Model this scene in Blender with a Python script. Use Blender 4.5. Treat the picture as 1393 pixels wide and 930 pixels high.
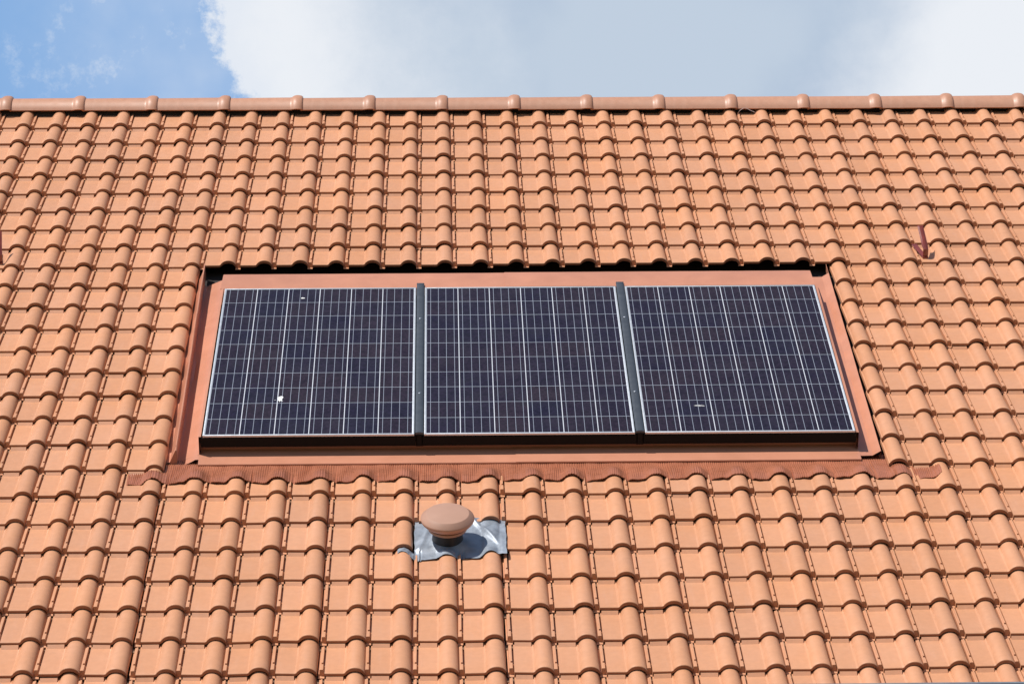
import bpy, bmesh, math, random
import numpy as np
from mathutils import Matrix, Vector
random.seed(7); rng = np.random.RandomState(7)
sc = bpy.context.scene
for o in list(bpy.data.objects): bpy.data.objects.remove(o)

# ---------------------------------------------------------------- camera, sky, sun, exposure
ALPHA = math.radians(42.0)            # roof pitch
Z0 = 7.55                             # height of the reference line on the roof (nose of the first tile course)
ROOF = Matrix.Translation((0, 0, Z0)) @ Matrix.Rotation(ALPHA, 4, 'X')      # roof frame: x across, y up the slope, z outward
cam = bpy.data.cameras.new('camera'); camo = bpy.data.objects.new('camera', cam); sc.collection.objects.link(camo)
cam.sensor_width = 36; cam.sensor_fit = 'HORIZONTAL'
cam.lens = 3974.48 / 1393 * 36
cam.clip_start = 0.5; cam.clip_end = 3000
RC = Matrix(((0.99969292, 0.00693969, -0.02378879), (-0.02443887, 0.43492703, -0.900134), (0.00409974, 0.90043896, 0.43496307)))
camo.matrix_world = ROOF @ (Matrix.Translation((2.54917674, -15.85561744, 6.26822324)) @ RC.to_4x4())
sc.camera = camo

SUNV = (ROOF.to_3x3() @ Vector((-0.52, 0.29, 1.0))).normalized()
sun = bpy.data.lights.new('sun', 'SUN'); sun.energy = 5.0; sun.angle = math.radians(0.53); sun.color = (1.0, 0.955, 0.89)
suno = bpy.data.objects.new('sun', sun); sc.collection.objects.link(suno)
suno.rotation_euler = SUNV.to_track_quat('Z', 'Y').to_euler(); suno.location = (0, 0, 30)
elev = math.asin(SUNV.z); azim = math.atan2(SUNV.x, SUNV.y)

world = bpy.data.worlds.new('World'); sc.world = world; world.use_nodes = True
wn = world.node_tree; wn.nodes.clear(); W_ = wn.nodes.new; WL = wn.links.new
def wmath(op, a, b=None, c=None):
    n = W_('ShaderNodeMath'); n.operation = op
    for k, v in enumerate((a, b, c)):
        if v is None: continue
        if isinstance(v, (int, float)): n.inputs[k].default_value = v
        else: WL(v, n.inputs[k])
    return n.outputs[0]
def wramp(f, lo, hi):
    n = W_('ShaderNodeMapRange'); n.interpolation_type = 'SMOOTHSTEP'; WL(f, n.inputs[0])
    n.inputs[1].default_value = lo; n.inputs[2].default_value = hi; return n.outputs[0]
def wnoise(vec, scale, detail=6, rough=0.55, dist=0.0):
    n = W_('ShaderNodeTexNoise'); n.inputs['Scale'].default_value = scale; n.inputs['Detail'].default_value = detail
    n.inputs['Roughness'].default_value = rough; n.inputs['Distortion'].default_value = dist; WL(vec, n.inputs['Vector']); return n.outputs[0]
def wmix(f, a, b):
    n = W_('ShaderNodeMix'); n.data_type = 'RGBA'
    if isinstance(f, (int, float)): n.inputs[0].default_value = f
    else: WL(f, n.inputs[0])
    for k, v in ((6, a), (7, b)):
        if isinstance(v, tuple): n.inputs[k].default_value = v + (1,)
        else: WL(v, n.inputs[k])
    return n.outputs[2]
sky = W_('ShaderNodeTexSky'); sky.sky_type = 'NISHITA'; sky.sun_disc = False
sky.sun_elevation = elev; sky.sun_rotation = azim; sky.air_density = 1.0; sky.dust_density = 0.6; sky.ozone_density = 1.5
tc = W_('ShaderNodeTexCoord'); sep = W_('ShaderNodeSeparateXYZ'); WL(tc.outputs['Generated'], sep.inputs[0])
D = tc.outputs['Generated']; dx, dy, dz = sep.outputs
skys = W_('ShaderNodeVectorMath'); skys.operation = 'SCALE'; WL(sky.outputs[0], skys.inputs[0]); skys.inputs[3].default_value = 1.0
# a large cloud bank lies to the right of a ragged edge, open blue to its left
n1 = wnoise(D, 14, 8, 0.6); n2 = wnoise(D, 60, 8, 0.68); n3 = wnoise(D, 5.0, 4, 0.5, 0.3); n4 = wnoise(D, 11, 5, 0.5)
edge = wmath('ADD', wmath('ADD', dx, wmath('MULTIPLY', wmath('SUBTRACT', dz, 0.355), 0.27)), 0.0715)
edge = wmath('ADD', edge, wmath('MULTIPLY', wmath('SUBTRACT', n1, 0.5), 0.05))
edge = wmath('ADD', edge, wmath('MULTIPLY', wmath('SUBTRACT', n2, 0.5), 0.035))
bank = wmath('MULTIPLY', wramp(edge, -0.003, 0.006), wmath('ADD', 0.90, wmath('MULTIPLY', wramp(edge, 0.004, 0.03), 0.10)))
wisp = wmath('MULTIPLY', wramp(wmath('ADD', wmath('MULTIPLY', n4, 0.5), wmath('MULTIPLY', n2, 0.5)), 0.49, 0.66), 0.58)
haz = wmath('MULTIPLY', wmath('MULTIPLY', wramp(edge, -0.085, 0.0), wramp(n4, 0.36, 0.62)), 0.42)
mask = wmath('MAXIMUM', bank, wmath('MAXIMUM', wisp, haz))
# tone of the cloud: sunlit rim, grey-blue belly, bright tower further right
t = wmath('ADD', edge, wmath('MULTIPLY', wmath('SUBTRACT', n4, 0.5), 0.06))
belly = wmath('MULTIPLY', wramp(t, 0.028, 0.105), wmath('SUBTRACT', 1.0, wramp(wmath('ADD', wmath('ADD', dx, wmath('MULTIPLY', wmath('SUBTRACT', n1, 0.5), 0.07)), wmath('MULTIPLY', wmath('SUBTRACT', dz, 0.36), -0.5)), 0.115, 0.165)))
deep = wramp(wmath('ADD', wmath('MULTIPLY', n3, 0.6), wmath('MULTIPLY', n4, 0.4)), 0.44, 0.57)
bellycol = wmix(deep, (0.40, 0.52, 0.70), (0.57, 0.67, 0.80))
ccol = wmix(belly, (0.90, 0.935, 0.99), bellycol)
bg = W_('ShaderNodeBackground'); out = W_('ShaderNodeOutputWorld')
# Background strength 0.1 on the sky; the cloud colours are given relative to it
cs = W_('ShaderNodeVectorMath'); cs.operation = 'SCALE'; WL(ccol, cs.inputs[0]); cs.inputs[3].default_value = 10.0 * 0.93
# clouds stand low in the sky on this side; overhead and behind it is clear deep blue
low = wmath('MULTIPLY', wmath('SUBTRACT', 1.0, wramp(dz, 0.42, 0.60)), wramp(dy, 0.0, 0.35))
lowmask = wmath('MULTIPLY', mask, low)
blue = wmix(wmath('MULTIPLY', low, 0.75), skys.outputs[0], (2.85, 5.1, 8.8))
WL(wmix(lowmask, blue, cs.outputs[0]), bg.inputs[0]); bg.inputs[1].default_value = 0.1
WL(bg.outputs[0], out.inputs[0])

sc.view_settings.view_transform = 'Standard'; sc.view_settings.look = 'None'; sc.view_settings.gamma = 1.0
sc.view_settings.exposure = 0.0
sc.render.engine = 'CYCLES'; sc.render.resolution_x = 1024; sc.render.resolution_y = 683

# ---------------------------------------------------------------- helpers
C = sc.collection
def rmat(x=0, s=0, h=0): return ROOF @ Matrix.Translation((x, s, h))
def empty(name, M):
    o = bpy.data.objects.new(name, None); C.objects.link(o); o.empty_display_size = 0.1; o.matrix_world = M; return o
def tag(o, label=None, cat=None, group=None, kind=None):
    if label: o['label'] = label
    if cat: o['category'] = cat
    if group: o['group'] = group
    if kind: o['kind'] = kind
    return o
def mesh_obj(name, V, F, mat, parent=None, M=None, smooth=35, attrs=None):
    me = bpy.data.meshes.new(name); me.from_pydata([tuple(v) for v in V], [], [tuple(f) for f in F])
    me.materials.append(mat); me.update()
    if smooth:
        me.polygons.foreach_set('use_smooth', [True] * len(me.polygons)); me.set_sharp_from_angle(angle=math.radians(smooth))
    if attrs:
        for k, vals in attrs.items():
            a = me.attributes.new(k, 'FLOAT', 'FACE'); a.data.foreach_set('value', vals)
    o = bpy.data.objects.new(name, me); C.objects.link(o)
    if parent: o.parent = parent
    o.matrix_local = M if M is not None else Matrix.Identity(4)
    return o
class MB:
    def __init__(s): s.V = []; s.F = []
    def add(s, V, F):
        b = len(s.V); s.V += [tuple(v) for v in V]; s.F += [tuple(b + i for i in f) for f in F]; return s
    def box(s, x0, x1, y0, y1, z0, z1, bev=0.0):
        bm = bmesh.new(); bmesh.ops.create_cube(bm, size=1)
        for v in bm.verts: v.co = Vector(((x0 + x1) / 2 + v.co.x * (x1 - x0), (y0 + y1) / 2 + v.co.y * (y1 - y0), (z0 + z1) / 2 + v.co.z * (z1 - z0)))
        if bev: bmesh.ops.bevel(bm, geom=list(bm.edges), offset=bev, segments=2, affect='EDGES', profile=0.5)
        bm.verts.index_update(); s.add([v.co.copy() for v in bm.verts], [[v.index for v in f.verts] for f in bm.faces]); bm.free(); return s
    def grid(s, fn, us, vs, flip=False):
        V = [fn(u, v) for v in vs for u in us]; n = len(us)
        F = []
        for j in range(len(vs) - 1):
            for i in range(n - 1):
                f = (j * n + i, j * n + i + 1, (j + 1) * n + i + 1, (j + 1) * n + i); F.append(f[::-1] if flip else f)
        return s.add(V, F)
    def lathe(s, prof, n=48, cx=0, cy=0):
        V = []; 
        for r, h in prof:
            for k in range(n): a = 2 * math.pi * k / n; V.append((cx + r * math.cos(a), cy + r * math.sin(a), h))
        F = []
        for j in range(len(prof) - 1):
            for k in range(n): F.append((j * n + k, j * n + (k + 1) % n, (j + 1) * n + (k + 1) % n, (j + 1) * n + k))
        return s.add(V, F)
    def tube(s, pts, r, n=8):
        pts = [Vector(p) for p in pts]; V = []; up = Vector((0.3, 0.2, 1)).normalized()
        for i, p in enumerate(pts):
            d = (pts[min(i + 1, len(pts) - 1)] - pts[max(i - 1, 0)]).normalized(); a = d.cross(up).normalized(); b = d.cross(a)
            for k in range(n): t = 2 * math.pi * k / n; V.append(p + r * (a * math.cos(t) + b * math.sin(t)))
        F = [(j * n + k, j * n + (k + 1) % n, (j + 1) * n + (k + 1) % n, (j + 1) * n + k) for j in range(len(pts) - 1) for k in range(n)]
        F += [tuple(range(n))[::-1], tuple(range((len(pts) - 1) * n, len(pts) * n))]
        return s.add(V, F)
    def build(s, name, mat, parent=None, M=None, smooth=35): return mesh_obj(name, s.V, s.F, mat, parent, M, smooth)

# ---------------------------------------------------------------- materials
def nodemat(name):
    m = bpy.data.materials.new(name); m.use_nodes = True; nt = m.node_tree; return m, nt, nt.nodes['Principled BSDF']
def noise(nt, vec, scale, detail=4, rough=0.5):
    n = nt.nodes.new('ShaderNodeTexNoise'); n.inputs['Scale'].default_value = scale; n.inputs['Detail'].default_value = detail; n.inputs['Roughness'].default_value = rough
    nt.links.new(vec, n.inputs['Vector']); return n.outputs[0]
def mapr(nt, f, a, b, c, d):
    n = nt.nodes.new('ShaderNodeMapRange'); nt.links.new(f, n.inputs[0])
    for k, v in zip((1, 2, 3, 4), (a, b, c, d)): n.inputs[k].default_value = v
    return n.outputs[0]
def mixc(nt, f, a, b, mode='MIX'):
    n = nt.nodes.new('ShaderNodeMix'); n.data_type = 'RGBA'; n.blend_type = mode
    if isinstance(f, (int, float)): n.inputs[0].default_value = f
    else: nt.links.new(f, n.inputs[0])
    for k, v in ((6, a), (7, b)):
        if isinstance(v, tuple): n.inputs[k].default_value = v + (1,)
        else: nt.links.new(v, n.inputs[k])
    return n.outputs[2]
def nm(nt, op, a, b=None, c=None):
    n = nt.nodes.new('ShaderNodeMath'); n.operation = op
    for k, v in enumerate((a, b, c)):
        if v is None: continue
        if isinstance(v, (int, float)): n.inputs[k].default_value = v
        else: nt.links.new(v, n.inputs[k])
    return n.outputs[0]
def bump(nt, bs, h, strength, dist):
    b = nt.nodes.new('ShaderNodeBump'); b.inputs['Strength'].default_value = strength; b.inputs['Distance'].default_value = dist
    nt.links.new(h, b.inputs['Height']); nt.links.new(b.outputs[0], bs.inputs['Normal'])
def simple(name, col, rough=0.5, metal=0.0, var=0.12, scale=6.0, bmp=0.0, spec=0.5, coat=0.0):
    m, nt, bs = nodemat(name); tc = nt.nodes.new('ShaderNodeTexCoord'); v = tc.outputs['Object']
    f = noise(nt, v, scale, 6, 0.6); k = mapr(nt, f, 0.3, 0.7, 1 - var, 1 + var)
    c = nt.nodes.new('ShaderNodeVectorMath'); c.operation = 'SCALE'; c.inputs[0].default_value = col; nt.links.new(k, c.inputs[3])
    nt.links.new(c.outputs[0], bs.inputs['Base Color'])
    g = noise(nt, v, scale * 4, 4, 0.6); nt.links.new(mapr(nt, g, 0.3, 0.7, max(0.02, rough - 0.07), rough + 0.07), bs.inputs['Roughness'])
    bs.inputs['Metallic'].default_value = metal; bs.inputs['Specular IOR Level'].default_value = spec
    if coat: bs.inputs['Coat Weight'].default_value = coat; bs.inputs['Coat Roughness'].default_value = 0.25
    if bmp: bump(nt, bs, noise(nt, v, scale * 12, 6, 0.7), bmp, 0.002)
    return m
def clay(name, base=(0.572, 0.268, 0.137), alt=(0.565, 0.280, 0.158)):
    m, nt, bs = nodemat(name); tc = nt.nodes.new('ShaderNodeTexCoord'); v = tc.outputs['Object']
    at = nt.nodes.new('ShaderNodeAttribute'); at.attribute_name = 'rnd'; at.attribute_type = 'GEOMETRY'
    c = mixc(nt, mapr(nt, noise(nt, v, 2.2, 5, 0.6), 0.35, 0.65, 0, 1), base, alt)
    k = nm(nt, 'ADD', mapr(nt, at.outputs['Fac'], 0, 1, 0.93, 1.045), mapr(nt, noise(nt, v, 38, 5, 0.65), 0.3, 0.7, -0.05, 0.05))
    sc_ = nt.nodes.new('ShaderNodeVectorMath'); sc_.operation = 'SCALE'; nt.links.new(c, sc_.inputs[0]); nt.links.new(k, sc_.inputs[3])
    # dusty streaks running down the slope and a few small dark specks
    mp = nt.nodes.new('ShaderNodeMapping'); mp.inputs['Scale'].default_value = (30, 4, 4); nt.links.new(v, mp.inputs[0])
    st = mapr(nt, noise(nt, mp.outputs[0], 1.0, 4, 0.6), 0.55, 0.8, 0, 0.22)
    c2 = mixc(nt, st, sc_.outputs[0], (0.60, 0.36, 0.26))
    sp = mapr(nt, noise(nt, v, 110, 2, 0.5), 0.70, 0.78, 0, 0.35)
    c3 = mixc(nt, sp, c2, (0.30, 0.15, 0.09))
    nt.links.new(c3, bs.inputs['Base Color'])
    nt.links.new(mapr(nt, noise(nt, v, 25, 4, 0.6), 0.3, 0.7, 0.36, 0.54), bs.inputs['Roughness'])
    bs.inputs['Specular IOR Level'].default_value = 0.5
    bump(nt, bs, noise(nt, v, 300, 4, 0.7), 0.12, 0.001)
    return m
M_clay = clay('clay_tile')
M_shaded = clay('shade_painted_clay', (0.30, 0.115, 0.055), (0.27, 0.10, 0.05))  # darker copy of the tile clay, shade painted into its colour
M_ridge = clay('clay_ridge', (0.50, 0.245, 0.150), (0.46, 0.235, 0.150))
M_deck = simple('dark_underlay', (0.03, 0.022, 0.02), 0.9)
M_flash = simple('terracotta_sheet_metal', (0.52, 0.225, 0.138), 0.36, 0.0, 0.09, 3.0, spec=0.5)
M_flash.node_tree.nodes['Principled BSDF'].inputs['Coat Weight'].default_value = 0.15
M_apron = simple('pleated_terracotta_sheet', (0.35, 0.125, 0.068), 0.30, 0.0, 0.14, 9.0, spec=0.6)
M_lead = simple('lead_sheet', (0.30, 0.335, 0.385), 0.46, 0.35, 0.28, 14.0, bmp=0.35)
M_vent = simple('vent_clay_plastic', (0.42, 0.240, 0.170), 0.48, 0.0, 0.05, 5.0)
M_pipe = simple('vent_dark_neck', (0.022, 0.018, 0.020), 0.5, 0.0, 0.1, 9.0)
M_silver = simple('silver_aluminium', (0.80, 0.83, 0.86), 0.35, 0.55, 0.04, 8.0)
M_black = simple('black_profile', (0.006, 0.005, 0.005), 0.55, 0.0, 0.15, 8.0, spec=0.15)
M_rail = simple('slate_grey_rail', (0.070, 0.080, 0.095), 0.42, 0.3, 0.08, 6.0)
M_screw = simple('steel_screw', (0.5, 0.52, 0.55), 0.35, 0.8, 0.1, 30)
M_darkscrew = simple('dark_screw', (0.05, 0.05, 0.05), 0.5, 0.5, 0.1, 30)
M_drop = simple('bird_dropping', (0.80, 0.80, 0.78), 0.8, 0, 0.06, 60)
M_drop2 = simple('grey_dropping', (0.34, 0.34, 0.34), 0.8, 0, 0.25, 60)
M_hook = simple('painted_red_brown_steel', (0.21, 0.042, 0.028), 0.22, 0.0, 0.18, 30, coat=0.6)
M_zinc = simple('zinc_gutter', (0.22, 0.25, 0.29), 0.45, 0.5, 0.12, 5)
M_wire = simple('grey_wire', (0.45, 0.36, 0.34), 0.5, 0.2)
M_plaster = simple('render_plaster', (0.62, 0.58, 0.50), 0.9, 0, 0.06, 2, bmp=0.3)
M_wood = simple('brown_board', (0.16, 0.09, 0.05), 0.6, 0, 0.2, 7)
M_glassw = simple('window_glass', (0.03, 0.035, 0.04), 0.08, 0, 0.05, 3)
M_white = simple('white_frame', (0.72, 0.72, 0.70), 0.45, 0, 0.03, 3)
def grass_mat():
    m, nt, bs = nodemat('lawn'); tc = nt.nodes.new('ShaderNodeTexCoord'); v = tc.outputs['Object']
    c = mixc(nt, mapr(nt, noise(nt, v, 0.5, 8, 0.7), 0.35, 0.65, 0, 1), (0.035, 0.06, 0.018), (0.06, 0.08, 0.03))
    nt.links.new(c, bs.inputs['Base Color']); bs.inputs['Roughness'].default_value = 0.95; bump(nt, bs, noise(nt, v, 30, 6, 0.8), 0.8, 0.03); return m
M_grass = grass_mat()
PW, PL = 0.9655, 1.600; LIP = 0.0085
def cell_mat():
    m, nt, bs = nodemat('polycrystalline_cells'); tc = nt.nodes.new('ShaderNodeTexCoord'); sp = nt.nodes.new('ShaderNodeSeparateXYZ'); nt.links.new(tc.outputs['Object'], sp.inputs[0])
    oi = nt.nodes.new('ShaderNodeObjectInfo')
    u = nm(nt, 'DIVIDE', nm(nt, 'SUBTRACT', sp.outputs[0], LIP), (PW - 2 * LIP) / 6); v = nm(nt, 'DIVIDE', nm(nt, 'SUBTRACT', nm(nt, 'MULTIPLY', sp.outputs[1], -1), LIP), (PL - 2 * LIP) / 10)
    fu = nm(nt, 'FRACT', u); fv = nm(nt, 'FRACT', v)
    pitch = 0.158
    def line(f, c, w):  # hard edged printed line of half width w (metres)
        return nm(nt, 'LESS_THAN', nm(nt, 'ABSOLUTE', nm(nt, 'SUBTRACT', f, c)), w / pitch)
    gapu = nm(nt, 'MAXIMUM', line(fu, 0.0, 0.0018), line(fu, 1.0, 0.0018))
    gapv = nm(nt, 'MAXIMUM', line(fv, 0.0, 0.0014), line(fv, 1.0, 0.0014))
    bb = line(fu, 0.13, 0.0011)
    for c in (0.375, 0.615, 0.86): bb = nm(nt, 'MAXIMUM', bb, line(fu, c, 0.0011))
    cid = nt.nodes.new('ShaderNodeCombineXYZ'); nt.links.new(nm(nt, 'FLOOR', u), cid.inputs[0]); nt.links.new(nm(nt, 'FLOOR', v), cid.inputs[1]); nt.links.new(nm(nt, 'MULTIPLY', oi.outputs['Random'], 50), cid.inputs[2])
    wn_ = nt.nodes.new('ShaderNodeTexWhiteNoise'); nt.links.new(cid.outputs[0], wn_.inputs[0])
    base = mixc(nt, wn_.outputs[0], (0.0095, 0.0070, 0.0185), (0.0175, 0.0098, 0.0165))
    vo = nt.nodes.new('ShaderNodeTexVoronoi'); vo.inputs['Scale'].default_value = 95; nt.links.new(tc.outputs['Object'], vo.inputs['Vector'])
    sx = nt.nodes.new('ShaderNodeSeparateColor'); nt.links.new(vo.outputs['Color'], sx.inputs[0])
    k = mapr(nt, sx.outputs[0], 0, 1, 0.65, 1.45)
    vm = nt.nodes.new('ShaderNodeVectorMath'); vm.operation = 'SCALE'; nt.links.new(base, vm.inputs[0]); nt.links.new(k, vm.inputs[3])
    c = mixc(nt, bb, vm.outputs[0], (0.26, 0.29, 0.35)); c = mixc(nt, gapv, c, (0.36, 0.40, 0.46)); c = mixc(nt, gapu, c, (0.58, 0.61, 0.66))
    dust = mapr(nt, noise(nt, tc.outputs['Object'], 7, 6, 0.7), 0.35, 0.75, 0.0, 0.022)
    c = mixc(nt, dust, c, (0.55, 0.5, 0.47))
    nt.links.new(c, bs.inputs['Base Color']); bs.inputs['Roughness'].default_value = 0.35
    bs.inputs['Specular IOR Level'].default_value = 0.25
    bs.inputs['Coat Weight'].default_value = 0.2; bs.inputs['Coat Roughness'].default_value = 0.06; bs.inputs['Coat IOR'].default_value = 1.38
    return m
M_cell = cell_mat()

# ---------------------------------------------------------------- tile field
w, g = 0.187232, 0.246791
I0, I1, J1 = -9, 41, 25                  # columns and courses; nose of course j lies at s = -j*g
dXa = np.array([-0.0086,-0.0127,-0.0004,-0.0052,-0.0053,-0.0043,0.0047,-0.0004,0.0037,0.0022,0.0134,0.0048,0.0069,0.0032,0.0035,0.0037,0.0009,-0.0002,-0.0049,-0.0072,-0.0083,-0.0096])
dSa = np.array([0.009,0.009,0.004,0.0044,-0.0013,0.006,0.0,-0.001,-0.0057,-0.0077,-0.002,-0.0093,-0.0085,-0.0098,-0.0028,-0.0043,0.0025,0.0017,0.0006,0.0064,0.0099,0.0135])
ci = np.arange(5, 27)
def warp(i, j):                           # small irregularities of the laid courses
    tj = np.clip(j / 23.5, 0, 1.06)
    return np.interp(i, ci, dXa) * tj ** 1.6, np.interp(i, ci, dSa) * tj ** 2.0
def lift(v): return 0.024 * v - 0.0165
RW0, RW1 = 0.475, 0.895
def roll_h(xf, v):
    c = 0.685; hw = 0.197 + 0.013 * v; u = np.clip(np.abs(xf - c) / hw, 0, 1)
    return (0.0305 - 0.0040 * v) * (1 - u ** 2.2) ** 0.62
def tile_h(xf, v):
    """height of the tile surface (array friendly): xf 0..1 across the cover width, v 0 head .. 1 nose"""
    xf, v = np.broadcast_arrays(np.asarray(xf, float), np.asarray(v, float))
    h = lift(v).copy()
    pan = (xf > 0.026) & (xf < 0.47)
    h = np.where(pan & (xf > 0.435), h + 0.0035 * (xf - 0.435) / 0.035, h)
    h = np.where(xf >= 0.47, h + 0.0035 * np.clip((0.51 - xf) / 0.04, 0, 1) + roll_h(xf, v), h)
    led = (xf > 0.058) & (xf < 0.432) & (v < 0.081)
    h = np.where(led, h + 0.0122 * np.clip((0.081 - v) / 0.055, 0, 1.0), h)
    rib = xf < 0.026
    base = -0.0135
    ribtop = ((xf > -0.083) & (xf < -0.012))
    r = np.where(ribtop, 0.0055, base)
    r = np.where(ribtop & (xf > -0.05) & (v < 0.70), 0.0085, r)
    notch = (v > 0.685) & (v < 0.72) & (xf > -0.045)
    r = np.where(notch, -0.006, r)
    r = np.where((v > 0.72) & (v < 0.93) & (xf > -0.065) & (xf < 0.0), 0.0065, r)
    r = np.where(v > 0.93, -0.022, r)
    r = np.where(v < 0.03, -0.026, r)
    return np.where(rib, r + h, h)
xs_full = np.array([-0.115, -0.086, -0.080, -0.052, -0.048, -0.020, -0.014, -0.008, 0.024, 0.030, 0.055, 0.060, 0.150, 0.24, 0.34, 0.430, 0.434, 0.45, 0.469] +
                   [0.685 - 0.200 * math.cos(a) for a in np.linspace(0.12, math.pi - 0.10, 15)] + [0.893])
vs_full = np.array([-0.14, -0.01, 0.026, 0.081, 0.105, 0.30, 0.50, 0.683, 0.690, 0.716, 0.724, 0.926, 0.934, 0.985, 1.0])
def template(xs, vs=vs_full, closeL=False):
    X, Vv = np.meshgrid(xs, vs); H = tile_h(X, np.clip(Vv, -0.14, 1))
    # soft rounding of the nose edge
    H = H - np.where(Vv >= 0.999, 0.0013, 0.0)
    n, m = len(xs), len(vs)
    P = np.stack([X.ravel(), Vv.ravel(), H.ravel()], 1); F = []
    for a in range(m - 1):
        for b in range(n - 1): F.append((a * n + b, (a + 1) * n + b, (a + 1) * n + b + 1, a * n + b + 1))
    P = list(map(tuple, P)); last = (m - 1) * n
    def thick(x): return 0.0125 if x < 0.47 else 0.0165
    # nose face and underside in the darker clay with painted-in shade
    SHADED = []
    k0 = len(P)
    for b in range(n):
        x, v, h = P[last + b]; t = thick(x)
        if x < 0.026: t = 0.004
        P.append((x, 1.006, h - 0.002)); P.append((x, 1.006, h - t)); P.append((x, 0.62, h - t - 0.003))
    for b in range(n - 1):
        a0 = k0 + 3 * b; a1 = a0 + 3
        F.append((last + b, a0, a1, last + b + 1)); SHADED += [len(F), len(F) + 1]; F.append((a0, a0 + 1, a1 + 1, a1)); F.append((a0 + 1, a0 + 2, a1 + 2, a1 + 1))
    # side skirts
    k1 = len(P)
    for a in range(m):
        x, v, h = P[a * n + n - 1]; P.append((x + 0.004, v, h - 0.003)); P.append((x + 0.002, v, h - 0.022))
    for a in range(m - 1):
        F.append((a * n + n - 1, (a + 1) * n + n - 1, k1 + 2 * a + 2, k1 + 2 * a)); F.append((k1 + 2 * a, k1 + 2 * a + 2, k1 + 2 * a + 3, k1 + 2 * a + 1))
    k2 = len(P)
    for a in range(m):
        x, v, h = P[a * n]; P.append((x - 0.004, v, h - (0.016 if closeL else 0.006)))
    for a in range(m - 1): F.append((a * n, k2 + a, k2 + a + 1, (a + 1) * n))
    shaded = np.zeros(len(F), int); shaded[SHADED] = 1
    return np.array(P), np.array(F), shaded
T_full = template(xs_full)
T_low = template(xs_full, vs_full[vs_full >= 0.09]); T_low18 = template(xs_full, vs_full[vs_full >= 0.29])
T_cut = template(xs_full[xs_full >= 0.45], closeL=True)
allV, allF, allR, allM = [], [], [], []; off = 0
for j in range(0, J1 + 1):
    for i in range(I0, I1 + 1):
        T = T_full
        if 9 <= j <= 17 and 7 <= i <= 24:
            if i < 24: continue
            T = T_cut
        if j == 20 and i in (13, 14): continue
        if j == 18 and 7 <= i <= 24: T = T_low18
        if j == 21 and i in (13, 14): T = T_low
        P, F, shaded = T
        wx, ws = warp(i, j); wx1, ws1 = warp(i + 1, j)
        jx, js, jh = rng.normal(0, 0.0009), rng.normal(0, 0.0011), abs(rng.normal(0, 0.0012)); rot = rng.normal(0, 0.0034)
        tl = abs(rng.normal(0, 0.0018))
        s_n = -j * g
        X = i * w + P[:, 0] * w + wx + (wx1 - wx) * P[:, 0] * 0.35 + jx + rot * (P[:, 1] - 0.5) * g
        S = s_n + (1 - P[:, 1]) * g + ws + (ws1 - ws) * np.clip(P[:, 0], 0, 1) + js + rot * (P[:, 0] - 0.5) * w
        H = P[:, 2] + jh + tl * P[:, 1]
        if j == 0: H = H + 0.007 * np.clip(1 - P[:, 1], 0, 1)
        if j == 8 and 7 <= i <= 24: H = H + 0.006 * P[:, 1]
        allV.append(np.stack([X, S, H], 1)); allF.append(F + off); off += len(P); allR += [rng.rand()] * len(F); allM.append(shaded)
V = np.concatenate(allV); F = np.concatenate(allF)

# ---------------------------------------------------------------- the house
XL, XR = I0 * w - 0.02, (I1 + 1) * w + 0.02
DEPTH_S = 6.27
apex = (0.266, -0.0265)                                    # ridge axis (s, h) in the roof frame
wp = lambda x, s, h: ROOF @ Vector((x, s, h))
ridge_w = wp(0, *apex); eave_w = wp(0, -6.17, -0.05)
house = tag(empty('house', Matrix.Translation((wp(2.9, 0, 0).x, ridge_w.y, 0))), 'house under a long slope of orange clay roof tiles with a capped ridge', 'house')
HM = house.matrix_world.inverted()
def part(o): return o
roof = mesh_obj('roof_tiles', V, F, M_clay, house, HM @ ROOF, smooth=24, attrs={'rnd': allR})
roof.data.materials.append(M_shaded); roof.data.polygons.foreach_set('material_index', np.concatenate(allM))
# dark underlay below the tiles, dropped under the opening
deck = MB().box(XL, XR, -6.16, 0.27, -0.085, -0.062)
deck.build('roof_deck', M_deck, house, HM @ ROOF, smooth=0)
bt = MB()
for j in range(26):
    s = -j * g + 0.235
    if 9 <= j <= 17:
        bt.box(XL, 1.27, s - 0.02, s + 0.012, -0.06, -0.022); bt.box(4.62, XR, s - 0.02, s + 0.012, -0.06, -0.022)
    else: bt.box(XL, XR, s - 0.02, s + 0.012, -0.06, -0.022)
bt.build('battens', M_wood, house, HM @ ROOF, smooth=0)
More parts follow.
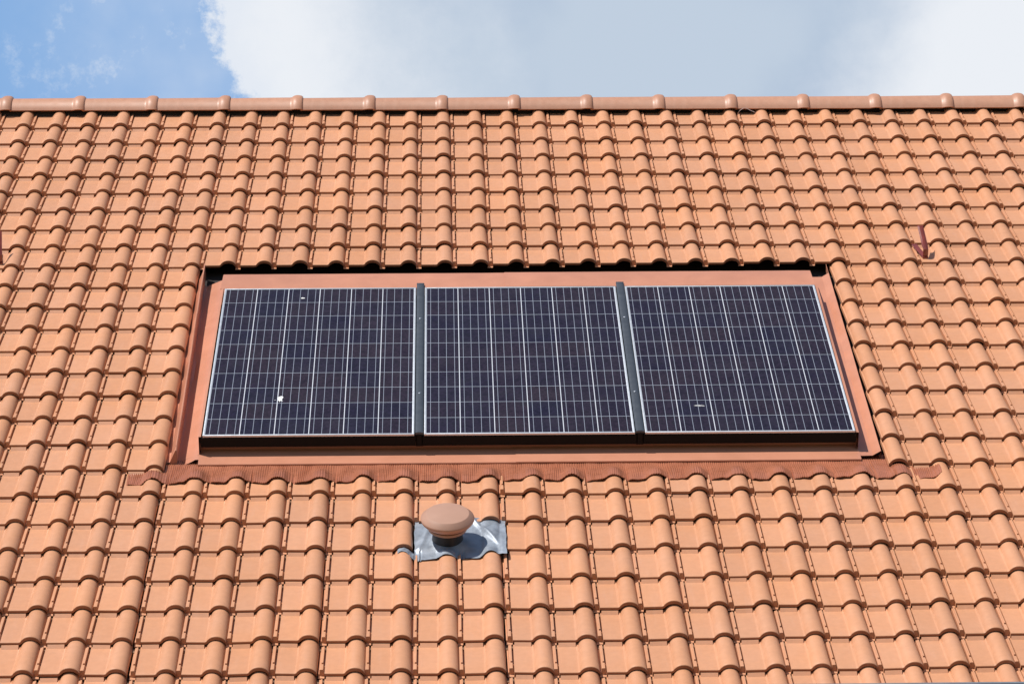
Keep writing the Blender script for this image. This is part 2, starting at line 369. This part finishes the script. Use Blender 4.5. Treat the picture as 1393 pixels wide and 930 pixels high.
# ridge caps
def ridge_mesh(L=0.4185):
    # local x along the ridge, collar at the right end; local z world up
    prof = [(-0.02, 0.099), (0.0, 0.099), (L - 0.075, 0.1015), (L - 0.066, 0.103), (L - 0.058, 0.109), (L - 0.048, 0.1135), (L - 0.036, 0.1155), (L - 0.022, 0.115), (L - 0.010, 0.1125), (L - 0.003, 0.108), (L, 0.104), (L, 0.094), (L - 0.01, 0.088)]
    n = 28; a0, a1 = math.radians(-3), math.radians(183)
    V = []; F = []
    for x, r in prof:
        for k in range(n + 1):
            a = a0 + (a1 - a0) * k / n; V.append((x, -r * math.cos(a), r * math.sin(a)))
    for j in range(len(prof) - 1):
        for k in range(n): F.append((j * (n + 1) + k, (j + 1) * (n + 1) + k, (j + 1) * (n + 1) + k + 1, j * (n + 1) + k + 1))
    # lower lip thickness, both sides
    b = len(V)
    for x, r in prof:
        V.append((x, -(r - 0.014), -0.006)); V.append((x, r - 0.014, -0.006))
    for j in range(len(prof) - 1):
        F.append((j * (n + 1), b + 2 * j, b + 2 * j + 2, (j + 1) * (n + 1)))
        F.append((j * (n + 1) + n, (j + 1) * (n + 1) + n, b + 2 * j + 3, b + 2 * j + 1))
    # inner shell
    c = len(V)
    for x, r in prof[:9] :
        for k in range(n + 1):
            a = a0 + (a1 - a0) * k / n; V.append((x, -(r - 0.014) * math.cos(a), (r - 0.014) * math.sin(a)))
    for j in range(8):
        for k in range(n): F.append((c + j * (n + 1) + k, c + j * (n + 1) + k + 1, c + (j + 1) * (n + 1) + k + 1, c + (j + 1) * (n + 1) + k))
    return V, F
rV, rF = ridge_mesh()
rp = 0.42581
first = None
screw_mb = MB().lathe([(0.0, 0.009), (0.006, 0.009), (0.009, 0.004), (0.009, -0.002)], 12)
for k in range(-3, 19):
    xr = 0.0092 + k * rp + 0.033           # right end of the collar
    xc = xr - rp
    s_off = np.interp(xr, [0, 2.98, 5.955], [0.015, -0.0085, -0.020])
    Mw = Matrix.Translation(wp(xc, apex[0] + s_off, apex[1])) @ Matrix.Rotation(random.gauss(0, 0.0016), 4, 'Z') @ Matrix.Rotation(random.gauss(0, 0.002), 4, 'Y')
    if first is None:
        o = mesh_obj('ridge_tile', rV, rF, M_ridge, house, HM @ Mw, smooth=50, attrs={'rnd': [0.5] * len(rF)}); first = o
        sb = screw_mb.build('ridge_screw', M_darkscrew, o, Matrix.Translation((rp - 0.033 - 0.097, -0.012, 0.101)))
    else:
        o = first.copy(); o.data = first.data.copy(); o.data.attributes['rnd'].data.foreach_set('value', [random.random()] * len(rF)); C.objects.link(o); o.parent = house; o.matrix_local = HM @ Mw
        s2 = sb.copy(); C.objects.link(s2); s2.parent = o; s2.matrix_local = sb.matrix_local
# ridge board (dark) under the caps
ridge_board = MB().box(XL, XR, ridge_w.y - 0.055, ridge_w.y + 0.055, ridge_w.z - 0.10, ridge_w.z + 0.02)
ridge_board.build('ridge_board', M_deck, house, HM, smooth=0)
# back slope, walls, gutter, windows
BACK = ridge_w.y + (ridge_w.y - eave_w.y)
def wavy_back():
    mb = MB(); us = np.linspace(XL, XR, 50 * 8 + 1); vs = np.linspace(0, 1, 2)
    y0, z0 = ridge_w.y + 0.02, ridge_w.z - 0.03
    nrm = Vector((0, math.sin(ALPHA), math.cos(ALPHA)))
    for j in range(26):
        def fn(u, v, j=j):
            t = (j + v) * g; p = Vector((u, y0 + t * math.cos(ALPHA), z0 - t * math.sin(ALPHA)))
            return p + nrm * float(tile_h((u / w) % 1.0, v) )
        mb.grid(fn, us, vs, flip=False)
    return mb
wavy_back().build('back_roof_tiles', M_clay, house, HM, smooth=40)
wallL, wallR = XL + 0.35, XR - 0.35
wy0, wy1 = eave_w.y + 0.45, BACK - 0.45
zt = eave_w.z + 0.28
wm = MB(); wm.box(wallL, wallR, wy0, wy1, 0, zt)
zr = ridge_w.z - 0.20
wm.add([(wallL, wy0, zt + .002), (wallL, wy1, zt + .002), (wallL, ridge_w.y, zr), (wallR, wy0, zt + .002), (wallR, wy1, zt + .002), (wallR, ridge_w.y, zr)], [(0, 2, 1), (3, 4, 5), (0, 3, 5, 2), (1, 2, 5, 4)])
wm.build('wall', M_plaster, house, HM, smooth=0)
for fx in (0.6, 3.0, 5.4):
    zb, zt2 = 1.0, 2.25
    fr = MB(); d = wy0 - 0.012
    for (a, b, c_, d_) in ((fx - .6, fx - .53, zb, zt2), (fx + .53, fx + .6, zb, zt2), (fx - .53, fx + .53, zb, zb + .07), (fx - .53, fx + .53, zt2 - .07, zt2), (fx - .03, fx + .03, zb + .07, zt2 - .07)):
        fr.box(a, b, d - 0.05, wy0 + 0.01, c_, d_)
    wo = fr.build('window', M_white, house, HM, smooth=0)
    MB().box(fx - .53, fx + .53, d - 0.02, wy0 + 0.005, zb + .07, zt2 - .07).build('pane', M_glassw, wo, smooth=0)
MB().box(XL + .05, XR - .05, eave_w.y - 0.005, eave_w.y + 0.02, eave_w.z - 0.20, eave_w.z - 0.01).build('fascia_board', M_wood, house, HM, smooth=0)
gm = MB()
rim = wp(4.6298, -6.2085, 0.115)
gr = 0.066; gyc = rim.y + gr; gzc = rim.z - 0.004
def gf(u, a, r=gr): return (u, gyc - r * math.cos(a), gzc - r * math.sin(a))
us = [XL - .05, XR + .05]
gm.grid(lambda u, a: gf(u, a), us, np.linspace(0, math.pi, 17)); gm.grid(lambda u, a: gf(u, a, gr - 0.004), us, np.linspace(0, math.pi, 17), flip=True)
gm.tube([(XL - .05, gyc - gr, gzc), (XR + .05, gyc - gr, gzc)], 0.008, 10)
gm.build('gutter', M_zinc, house, HM)
ground = MB().box(-600, 600, -600, 600, -0.5, 0).build('ground', M_grass, None, None, smooth=0); tag(ground, kind='structure')

# ---------------------------------------------------------------- flashing tray round the panels
FL = empty('roof_flashing', rmat(2.9, -4.05, -0.02))
tag(FL, 'terracotta painted metal flashing tray round the solar panels with a pleated apron at its foot', 'flashing')
def fpart(mb, name, mat=M_flash, smooth=35): return mb.build(name, mat, FL, FL.matrix_world.inverted() @ ROOF, smooth)
px0, px1 = 1.4475, 4.441
ptop, pbot = -2.408, -4.006
def sheet(mb, pts, s0, s1, n=24, wob=0.0012, ph=0.0):
    """a folded sheet: cross section pts [(x,h)] swept from s0 to s1, slightly buckled"""
    ss = np.linspace(s0, s1, n); idx = np.arange(len(pts))
    def fn(u, s):
        x, h = pts[int(u)]
        return (x, s, h + wob * math.sin(s * 7 + ph + u * 1.7) * math.sin(s * 2.3 + ph))
    return mb.grid(fn, idx, ss)
def leftprof(dh, up):
    p = [(1.19, -0.036), (1.285, -0.036), (1.302, -0.030), (1.3285, 0.029), (1.3315, 0.0305), (1.3345, 0.0285), (1.3355, -0.050), (1.350, -0.052), (1.400, -0.030), (1.418, -0.018), (1.4325, -0.017)]
    p += [(1.4330, 0.072), (1.444, 0.074), (1.4445, -0.02)] if up else [(1.47, -0.017)]
    return [(x, h + dh) for x, h in p]
def rightprof(dh, up):
    p = [(4.4440, -0.02), (4.4445, 0.074), (4.4560, 0.072), (4.4565, -0.018)] if up else [(4.42, -0.018), (4.4565, -0.018)]
    p += [(4.470, -0.018), (4.517, -0.017), (4.519, -0.0155), (4.5525, 0.006), (4.554, 0.005), (4.5555, -0.04)]
    return [(x, h + dh) for x, h in p]
def skewed(mb):           # the left sheet is not quite parallel to the panels
    mb.V = [(x + (0.0 if x > 1.40 else -0.013 * (s + 4.05) / 2.0), s, h) for x, s, h in mb.V]; return mb
for prof, sk in ((leftprof, True), (rightprof, False)):
    for (s0, s1, dh, up) in ((-2.088, -2.395, 0.0, False), (-2.388, -2.60, 0.0009, True), (-2.597, -4.012, 0.0022, True), (-4.010, -4.060, 0.0015, False)) if sk else ((-2.100, -2.395, 0.0, False), (-2.388, -4.012, 0.0015, True), (-4.010, -4.072, 0.0022, False)):
        sm = MB(); sheet(sm, prof(dh, up), s0, s1, ph=s0 * 3)
        fpart(skewed(sm) if sk else sm, 'side_flashing')
ep = MB(); ep.add([(x, -4.0592, h) for x, h in ((1.300, -0.055), (1.302, -0.030), (1.3285, 0.029), (1.3335, 0.0285), (1.3355, -0.055))], [(0, 1, 2, 3, 4)]); ep.add([(x, -4.0575, h) for x, h in ((1.300, -0.055), (1.302, -0.030), (1.3285, 0.029), (1.3335, 0.0285), (1.3355, -0.055))], [(4, 3, 2, 1, 0)])
fpart(ep, 'end_plate', smooth=0)
for prof, lo, hi in ((leftprof, 3, 7), (rightprof, 4, 8)):
    sm = MB(); pp = prof(0.001, False); pp = [q for q in pp if (1.32 < q[0] < 1.337 or q[0] > 4.5475)]
    sheet(sm, pp, -1.99, -2.13, n=4); fpart(skewed(sm) if prof is leftprof else sm, 'fold_end')
def top_piece(x0, x1, dh, skewL=0.0, skewR=0.0):
    mb = MB(); prof = [(-2.400, 0.070), (-2.396, 0.0745), (-2.385, 0.0755), (-2.30, 0.0735), (-2.225, 0.071), (-2.205, 0.066), (-2.200, 0.056), (-2.196, 0.02), (-2.19, -0.03)]
    us = np.linspace(0, 1, 60)
    def fn(u, k):
        s, h = prof[int(k)]; t = (s + 2.4) / 0.2
        x = x0 + u * (x1 - x0); x += (1 - u) * skewL * t + u * skewR * t
        return (x, s, h + dh + 0.0016 * math.sin(x * 33.5 + 0.6) * (1 if 1 < k < 6 else 0) * math.sin(min(1, t) * 3.1))
    return mb.grid(fn, us, np.arange(len(prof)))
fpart(top_piece(1.428, 2.872, 0.0, skewL=0.004, skewR=0), 'top_flashing'); fpart(top_piece(2.868, 4.4445, 0.0025, skewR=-0.004), 'top_flashing')
def bot_piece(x0, x1, dh):
    mb = MB(); pts = [(-3.972, 0.022), (-3.975, -0.012), (-3.985, -0.0155), (-4.066, -0.0155), (-4.1065, -0.016), (-4.108, -0.018), (-4.1075, -0.024)]
    us = np.linspace(x0, x1, 40)
    return mb.grid(lambda u, k: (u, pts[int(k)][0], pts[int(k)][1] + dh), us, np.arange(len(pts)), flip=True)
fpart(bot_piece(1.4332, 2.895, 0.0), 'bottom_flashing'); fpart(bot_piece(2.88, 4.46, 0.002), 'bottom_flashing')
MB().box(1.46, 4.43, -3.97, -2.42, -0.056, -0.045).build('inner_tray', M_black, FL, FL.matrix_world.inverted() @ ROOF, 0)
# pleated apron draped over the next course
def field_h(x, s):
    i = math.floor(x / w); j = math.ceil(-s / g - 1e-9)
    for _ in range(2):
        wx, ws = warp(i, j); i = math.floor((x - wx) / w)
    wx, ws = warp(i, j); v = 1 - ((s - ws) + j * g) / g
    return float(tile_h((x - wx) / w - i, min(max(v, 0), 1))), (x - wx) / w - i
def soft_h(x, s):      # tile surface as a stiff sheet bridges it
    hs = [field_h(x + d, s)[0] for d in (-0.012, -0.006, 0, 0.006, 0.012)]
    return max(sum(hs) / 5, 0.5 * (sum(hs) / 5 + hs[2]))
def edge_s(x):
    f = ((x - warp(12, 18)[0]) / w) % 1.0
    n = 0.006 * math.sin(x * 61 + 2 * math.sin(x * 7)) + 0.005 * math.sin(x * 23 + 1) + 0.003 * math.sin(x * 139)
    return -4.322 + 0.010 * math.sin(x * 9.1) * 0.5 + n * 0.6 + (0.004 if f > 0.9 or f < 0.02 else 0)
def apron():
    mb = MB(); X0, X1 = 1.127, 4.797; pitch = 0.0096
    xs = np.arange(X0, X1, pitch / 4); ts = np.linspace(0, 1, 15)
    hcache = {}
    def cover(x): return 1.240 < x < 4.59
    def fn(k, t):
        x = xs[int(k)]; f = (((x - 0.004) / w) % 1.0)
        a = 1 - min(1, abs(f - 0.99) / 0.05) if f > 0.5 else 1 - min(1, (f + 0.01) / 0.05)      # crease beside each seam
        a = max(a, 0)
        top = -4.015 if cover(x) else -4.183; bot = edge_s(x)
        if x < X0 + 0.05: bot = min(bot + 0.0, -4.33)
        s = top + (bot - top) * t
        if x > X1 - 0.02: s = top + (bot - top + 0.02 * (x - X1 + 0.02) / 0.02) * t
        key = (int(k), round(t, 3))
        h = soft_h(x, min(s, -4.206))
        th = max(0.0, (s + 4.20) / -0.13)
        if cover(x):
            q = min(1, max(0, (-4.115 - s) / 0.150)); q = q * q * (3 - 2 * q)
            hh = (-0.042 + 0.018 * min(1, max(0, (-4.05 - s) / 0.05))) * (1 - q) + (h + 0.0135) * q
        else:
            q = min(1, max(0, (-4.183 - s) / 0.05)); hh = (h * 0.55 - 0.004) * (1 - q) + (h + 0.0065) * q
        ph = (x / pitch + 0.35 * math.sin(x * 17) + 0.25 * math.sin(x * 41 + t * 2)) * 2 * math.pi
        amp = 0.0024 * (0.45 + 0.35 * math.sin(x * 5.3 + 1) ** 2 + 0.35 * math.sin(x * 33 + 2 * t) ** 2)
        amp *= (1 - 0.35 * t)
        hh += amp * math.sin(ph) - 0.0065 * a * t ** 3 * 1.4
        hh += 0.0026 * math.sin(x * 47 + t * 5) * t
        # lean of the pleats around the rolls
        sx = x + 0.004 * t * math.sin((f - 0.68) * 2 * math.pi)
        return (sx, s, hh)
    n0 = np.arange(len(xs))
    mb.grid(fn, n0, ts, flip=True)
    # folded lower hem
    m = len(xs); base = (len(ts) - 1) * m; b = len(mb.V)
    for k in range(m):
        x, s, h = mb.V[base + k]; mb.V.append((x, s - 0.001, h - 0.0035))
    for k in range(m - 1): mb.F.append((base + k, base + k + 1, b + k + 1, b + k))
    return mb
ap = fpart(apron(), 'pleated_apron', M_apron, 60); ap['label'] = 'darker red-brown finely pleated apron draped over the tiles'

# ---------------------------------------------------------------- solar panels
def blob(cx, cy, rx, ry, seed, z=0.0012, n=26, drips=0):
    """an irregular splash: a lumpy patch, short runs down the glass and a few specks"""
    r = random.Random(seed); V = []; F = []
    def patch(x, y, a_, b_, jag, hz):
        k0 = len(V); V.append((x, y, hz)); ph = [r.uniform(0, 6.28) for _ in range(3)]
        for k in range(n):
            a = 2 * math.pi * k / n; q = 1 + jag * (math.sin(2 * a + ph[0]) * 0.5 + math.sin(3 * a + ph[1]) * 0.35 + math.sin(7 * a + ph[2]) * 0.25) + r.uniform(-.05, .05)
            V.append((x + a_ * q * math.cos(a), y + b_ * q * math.sin(a), 0.0003))
        for k in range(n): F.append((k0, k0 + 1 + k, k0 + 1 + (k + 1) % n))
    patch(cx, cy, rx, ry, 0.35, z)
    if drips:
        for dx_, ln in ((-0.55, 0.55), (-0.05, 0.9), (0.5, 0.7)): patch(cx + dx_ * rx, cy - ry * 0.7 - drips * ln * 0.5, rx * 0.20, drips * ln * 0.62, 0.3, z * 0.7)
    for _ in range(3 if drips else 2): patch(cx + r.uniform(-2.2, 2.2) * rx, cy + r.uniform(-2.0, 1.6) * ry, rx * 0.14, ry * 0.14, 0.3, z * 0.5)
    return V, F
def make_panel(x0, label):
    t = tag(empty('solar_panel', rmat(x0, ptop, 0.080)), label, 'solar panel', 'solar panels set into the tiled roof')
    fr = MB()
    for (a, b, c_, d) in ((0, LIP, -PL, 0), (PW - LIP, PW, -PL, 0), (LIP, PW - LIP, -LIP, 0), (LIP, PW - LIP, -PL, -PL + LIP * 1.2)):
        fr.box(a, b, c_, d, -0.010, 0.0, 0.0008)
    fr.build('frame', M_silver, t)
    MB().grid(lambda u, v: (u, v, -0.0022), [LIP - 0.001, PW - LIP + 0.001], [-PL + LIP, -LIP + 0.001]).build('glass', M_cell, t, smooth=0)
    sk = MB(); z1, z0 = -0.0105, -0.056
    sk.box(0.002, 0.012, -PL + 0.012, -0.002, z0, z1); sk.box(PW - 0.012, PW - 0.002, -PL + 0.012, -0.002, z0, z1)
    sk.box(0.012, PW - 0.012, -0.012, -0.002, z0, z1); sk.box(0.012, PW - 0.012, -PL + 0.012, -0.012, z0, z0 + 0.003)
    sk.build('side_profile', M_black, t, smooth=0)
    f = MB(); f.box(-0.012 if x0 < 1.5 else -0.006, PW + (0.008 if x0 > 3.4 else 0.006), -PL - 0.003, -PL + 0.010, -0.050, -0.0115, 0.001)
    f.box(-0.010 if x0 < 1.5 else -0.006, PW + 0.006, -PL - 0.001, -PL + 0.009, -0.060, -0.051)
    f.build('front_skirt', M_black, t, smooth=0)
    return t
p1 = make_panel(1.4515, 'left dark blue solar panel, marked by a bright white bird dropping near its lower middle')
p2 = make_panel(2.4623, 'middle solar panel, clean and standing between the two slate grey cover rails')
p3 = make_panel(3.4746, 'right-hand solar panel with a dull grey smear low on its glass')
for p, x, s, rx, ry, mt, dr in ((p1, 1.7880, -3.6325, 0.0125, 0.019, M_drop, 0.024), (p1, 1.8496, -2.5234, 0.0085, 0.007, M_drop, 0), (p3, 3.7400, -3.7409, 0.016, 0.009, M_drop2, 0)):
    V_, F_ = blob(x - p.matrix_world.translation.x, s - ptop, rx, ry, int(x * 100), drips=dr)
    if mt is M_drop2:
        b0 = len(V_); V2, F2 = blob(x - p.matrix_world.translation.x + 0.02, s - ptop - 0.003, 0.010, 0.0045, 5); V_ += V2; F_ += [tuple(b0 + i for i in f) for f in F2]
    mesh_obj('bird_dropping', V_, F_, mt, p, Matrix.Translation((0, 0, -0.0018)))
def make_rail(xa, xb, label):
    xc = (xa + xb) / 2; hw = (xb - xa) / 2
    t = tag(empty('cover_rail', rmat(xc, -3.2, 0.083)), label, 'metal rail', 'grey cover rails between the solar panels')
    mb = MB(); prof = [(-hw, -0.006), (-hw, 0.001), (-hw * 0.8, 0.0045), (-hw * 0.35, 0.006), (hw * 0.35, 0.006), (hw * 0.8, 0.0045), (hw, 0.001), (hw, -0.006)]
    mb.grid(lambda k, s: (prof[int(k)][0], s, prof[int(k)][1]), np.arange(8), [0.826, 0.40, -0.40, -0.806])
    mb.box(-hw, hw, -0.809, -0.806, -0.006, 0.0045)
    mb.box(-hw, hw, 0.826, 0.829, -0.006, 0.0045)
    mb.build('rail_cap', M_rail, t, smooth=45)
    MB().box(-hw * 0.9, hw * 0.9, -0.80, 0.82, -0.070, -0.0075).build('gap_filler', M_black, t, smooth=0)  # added black filler, keeps sunlight from leaking through the gap between panels
    MB().box(-hw * 0.55, hw * 0.55, -0.812, -0.8005, -0.062, -0.007).build('end_block', M_black, t, smooth=0)
    for s in (-2.795, -3.612):
        MB().lathe([(0.0001, 0.0035), (0.0045, 0.0035), (0.0062, 0.002), (0.0064, -0.001)], 14).build('screw', M_screw, t, Matrix.Translation((0.0, s + 3.2, 0.006)))
    return t
make_rail(2.4215, 2.4590, 'slate grey metal cover rail between the left and the middle solar panel')
make_rail(3.4320, 3.4710, 'slate grey metal cover rail between the middle and the right solar panel')

# ---------------------------------------------------------------- roof vent on its lead sheet
vx, vs_ = 2.5657, -4.858
RV = tag(empty('roof_vent', rmat(vx, vs_, 0.0)), 'mushroom-shaped terracotta vent with a lens cap standing on a crumpled grey lead sheet', 'roof vent')
MB().lathe([(0.070, -0.01), (0.067, 0.02), (0.064, 0.05), (0.064, 0.085)], 40).build('neck', M_pipe, RV)
MB().lathe([(0.060, 0.060), (0.082, 0.062), (0.0845, 0.065), (0.0845, 0.074), (0.080, 0.077), (0.060, 0.077)], 48).build('collar', M_vent, RV)
MB().lathe([(0.055, 0.080), (0.084, 0.0805), (0.0880, 0.0825), (0.1040, 0.0930), (0.1125, 0.1025), (0.1155, 0.1100), (0.1160, 0.1150), (0.1140, 0.1200), (0.0925, 0.1385), (0.0600, 0.1425), (0.0300, 0.1450), (0.0001, 0.1458)], 64).build('cap', M_vent, RV, smooth=28)
def lead():
    mb = MB(); x0, x1 = 13 * w - 0.012, 15 * w + 0.010
    us = np.linspace(x0, x1, 90); ts = np.linspace(0, 1, 50)
    rr = random.Random(3); waves = [(rr.uniform(-60, 60), rr.uniform(-40, 40), rr.uniform(0, 6), rr.uniform(0.0006, 0.0016)) for _ in range(12)]
    def fn(x, t):
        e = -5.002 - 0.010 * math.sin((x - x0) * 14) - 0.006 * math.sin((x - x0) * 53) - (0.010 if x < x0 + 0.03 else 0)
        s0 = -4.665
        s = s0 + (e - s0) * t
        if x < x0 + 0.0: pass
        q = min(1, max(0, (-4.925 - s) / 0.03))
        i, j = math.floor(x / w), 20
        f = ((x - 0.003) / w) % 1.0
        up = float(np.mean([field_h(x + d, min(s, -4.965))[0] for d in (-0.01, 0, 0.01)])) + 0.009
        mid = 0.001 + 0.55 * float(roll_h(np.array(f), 0.5)) * min(1.0, max(0, (abs(x - vx) - 0.07) / 0.05)) * (0.6 if x < vx else 1.0)
        h = mid * (1 - q) + up * q
        h += sum(a * math.sin(k * x + l * s + p_) for k, l, p_, a in waves) * (0.3 + 0.7 * min(1, math.hypot(x - vx, s - vs_) / 0.1))
        h += 0.014 * math.exp(-((x - x0 - 0.05 - 0.25 * (s + 4.8)) / 0.014) ** 2) * (1 - q) * 0.5 + 0.010 * math.exp(-((x - x1 + 0.055 + 0.5 * (s + 4.85)) / 0.010) ** 2) * (1 - q)
        k = min(1, max(0, (x - x1 + 0.048) / 0.030)); k = k * k * (3 - 2 * k)
        h = max(h, (1 - k) * h + k * (lift(min(1, max(0, (-4.689 - s) / g))) + 0.0130))
        d = math.hypot(x - vx, s - vs_); h += 0.012 * math.exp(-max(0, d - 0.068) / 0.02) * (1 - q)
        ew = min(1, abs(x - x0) / 0.02, abs(x - x1) / 0.02)
        return (x + (1 - ew) * (0.0012 * math.sin(s * 31 + x * 9) + 0.0008 * math.sin(s * 83)), s, h)
    mb.grid(fn, us, ts, flip=True)
    # tongue over the next course on the left
    def fn2(u, t):
        x = x0 - 0.072 + 0.074 * u; s = -4.944 - (0.040 - 0.012 * math.sin(u * 5)) * t - 0.018 * u * t
        return (x, s, float(np.mean([field_h(x + d, s)[0] for d in (-0.012, -0.006, 0, 0.006, 0.012)])) + 0.0065 + 0.001 * math.sin(u * 20 + t * 4))
    mb.grid(fn2, np.linspace(0, 1, 20), np.linspace(0, 1, 8), flip=True)
    return mb
lead().build('lead_sheet', M_lead, RV, Matrix.Translation((-vx, -vs_, 0)), 60)

# ---------------------------------------------------------------- snow guard hooks, loose wire
def make_hook(x, s, label):
    t = tag(empty('snow_hook', rmat(x, s, 0.0)), label, 'snow hook', 'red-brown snow guard hooks on the tiles')
    pl = MB(); hw = 0.0155
    pl.grid(lambda u, k: (u - 0.030 * (k / 3) , [0.005, 0.05, 0.10, 0.165][int(k)], [0.010, 0.013, 0.011, 0.010][int(k)] + 0.002), [-hw - 0.004, hw - 0.006], np.arange(4), flip=True)
    pl.box(-hw, hw * 0.9, -0.012, 0.010, 0.006, 0.014, 0.001)
    pl.build('strap', M_hook, t)
    up = MB(); path = [(0.004, 0.004), (-0.002, 0.028), (0.000, 0.054), (0.014, 0.069), (0.048, 0.090), (0.092, 0.114), (0.126, 0.132)]
    th = 0.006
    def ring(k):
        s_, h_ = path[k]; wd = hw * (0.85 if k < 3 else 1.0); lean = -0.004 * max(0, k - 2)
        # shallow channel section: two bent edges and a raised middle
        return [(u * wd + lean, s_ + a_ * th, h_ + b_ * th) for u, a_, b_ in ((-1, -.5, -.2), (-.45, -1.1, .45), (.25, -1.1, .45), (1, -.3, -.1), (1, .5, .2), (-1, .5, .2))]
    V_ = []; F_ = []
    for k in range(len(path)): V_ += ring(k)
    for k in range(len(path) - 1):
        for q in range(6): F_.append((6 * k + q, 6 * k + (q + 1) % 6, 6 * k + 6 + (q + 1) % 6, 6 * k + 6 + q))
    F_ += [(5, 4, 3, 2, 1, 0), tuple(6 * (len(path) - 1) + q for q in range(6))]
    up.add(V_, F_); up.build('upright', M_hook, t, smooth=20)
    return t
make_hook(5.085, -1.9149, 'red-brown snow hook standing on the tiles above and right of the right solar panel')
make_hook(0.2500, -1.9160, 'red-brown snow hook on the tiles, cut off by the left edge of the photo')
wb = MB().tube([(4.292, 0.135, 0.018), (4.300, 0.123, 0.040), (4.313, 0.125, 0.050), (4.3279, 0.130, 0.056), (4.345, 0.126, 0.052), (4.369, 0.118, 0.042), (4.3851, 0.110, 0.038), (4.395, 0.112, 0.03)], 0.0016, 6)
wo = wb.build('loose_wire', M_wire, None, None); wo.matrix_world = ROOF
tag(wo, 'thin pale wire looping out from under a ridge cap onto the top tiles', 'wire')
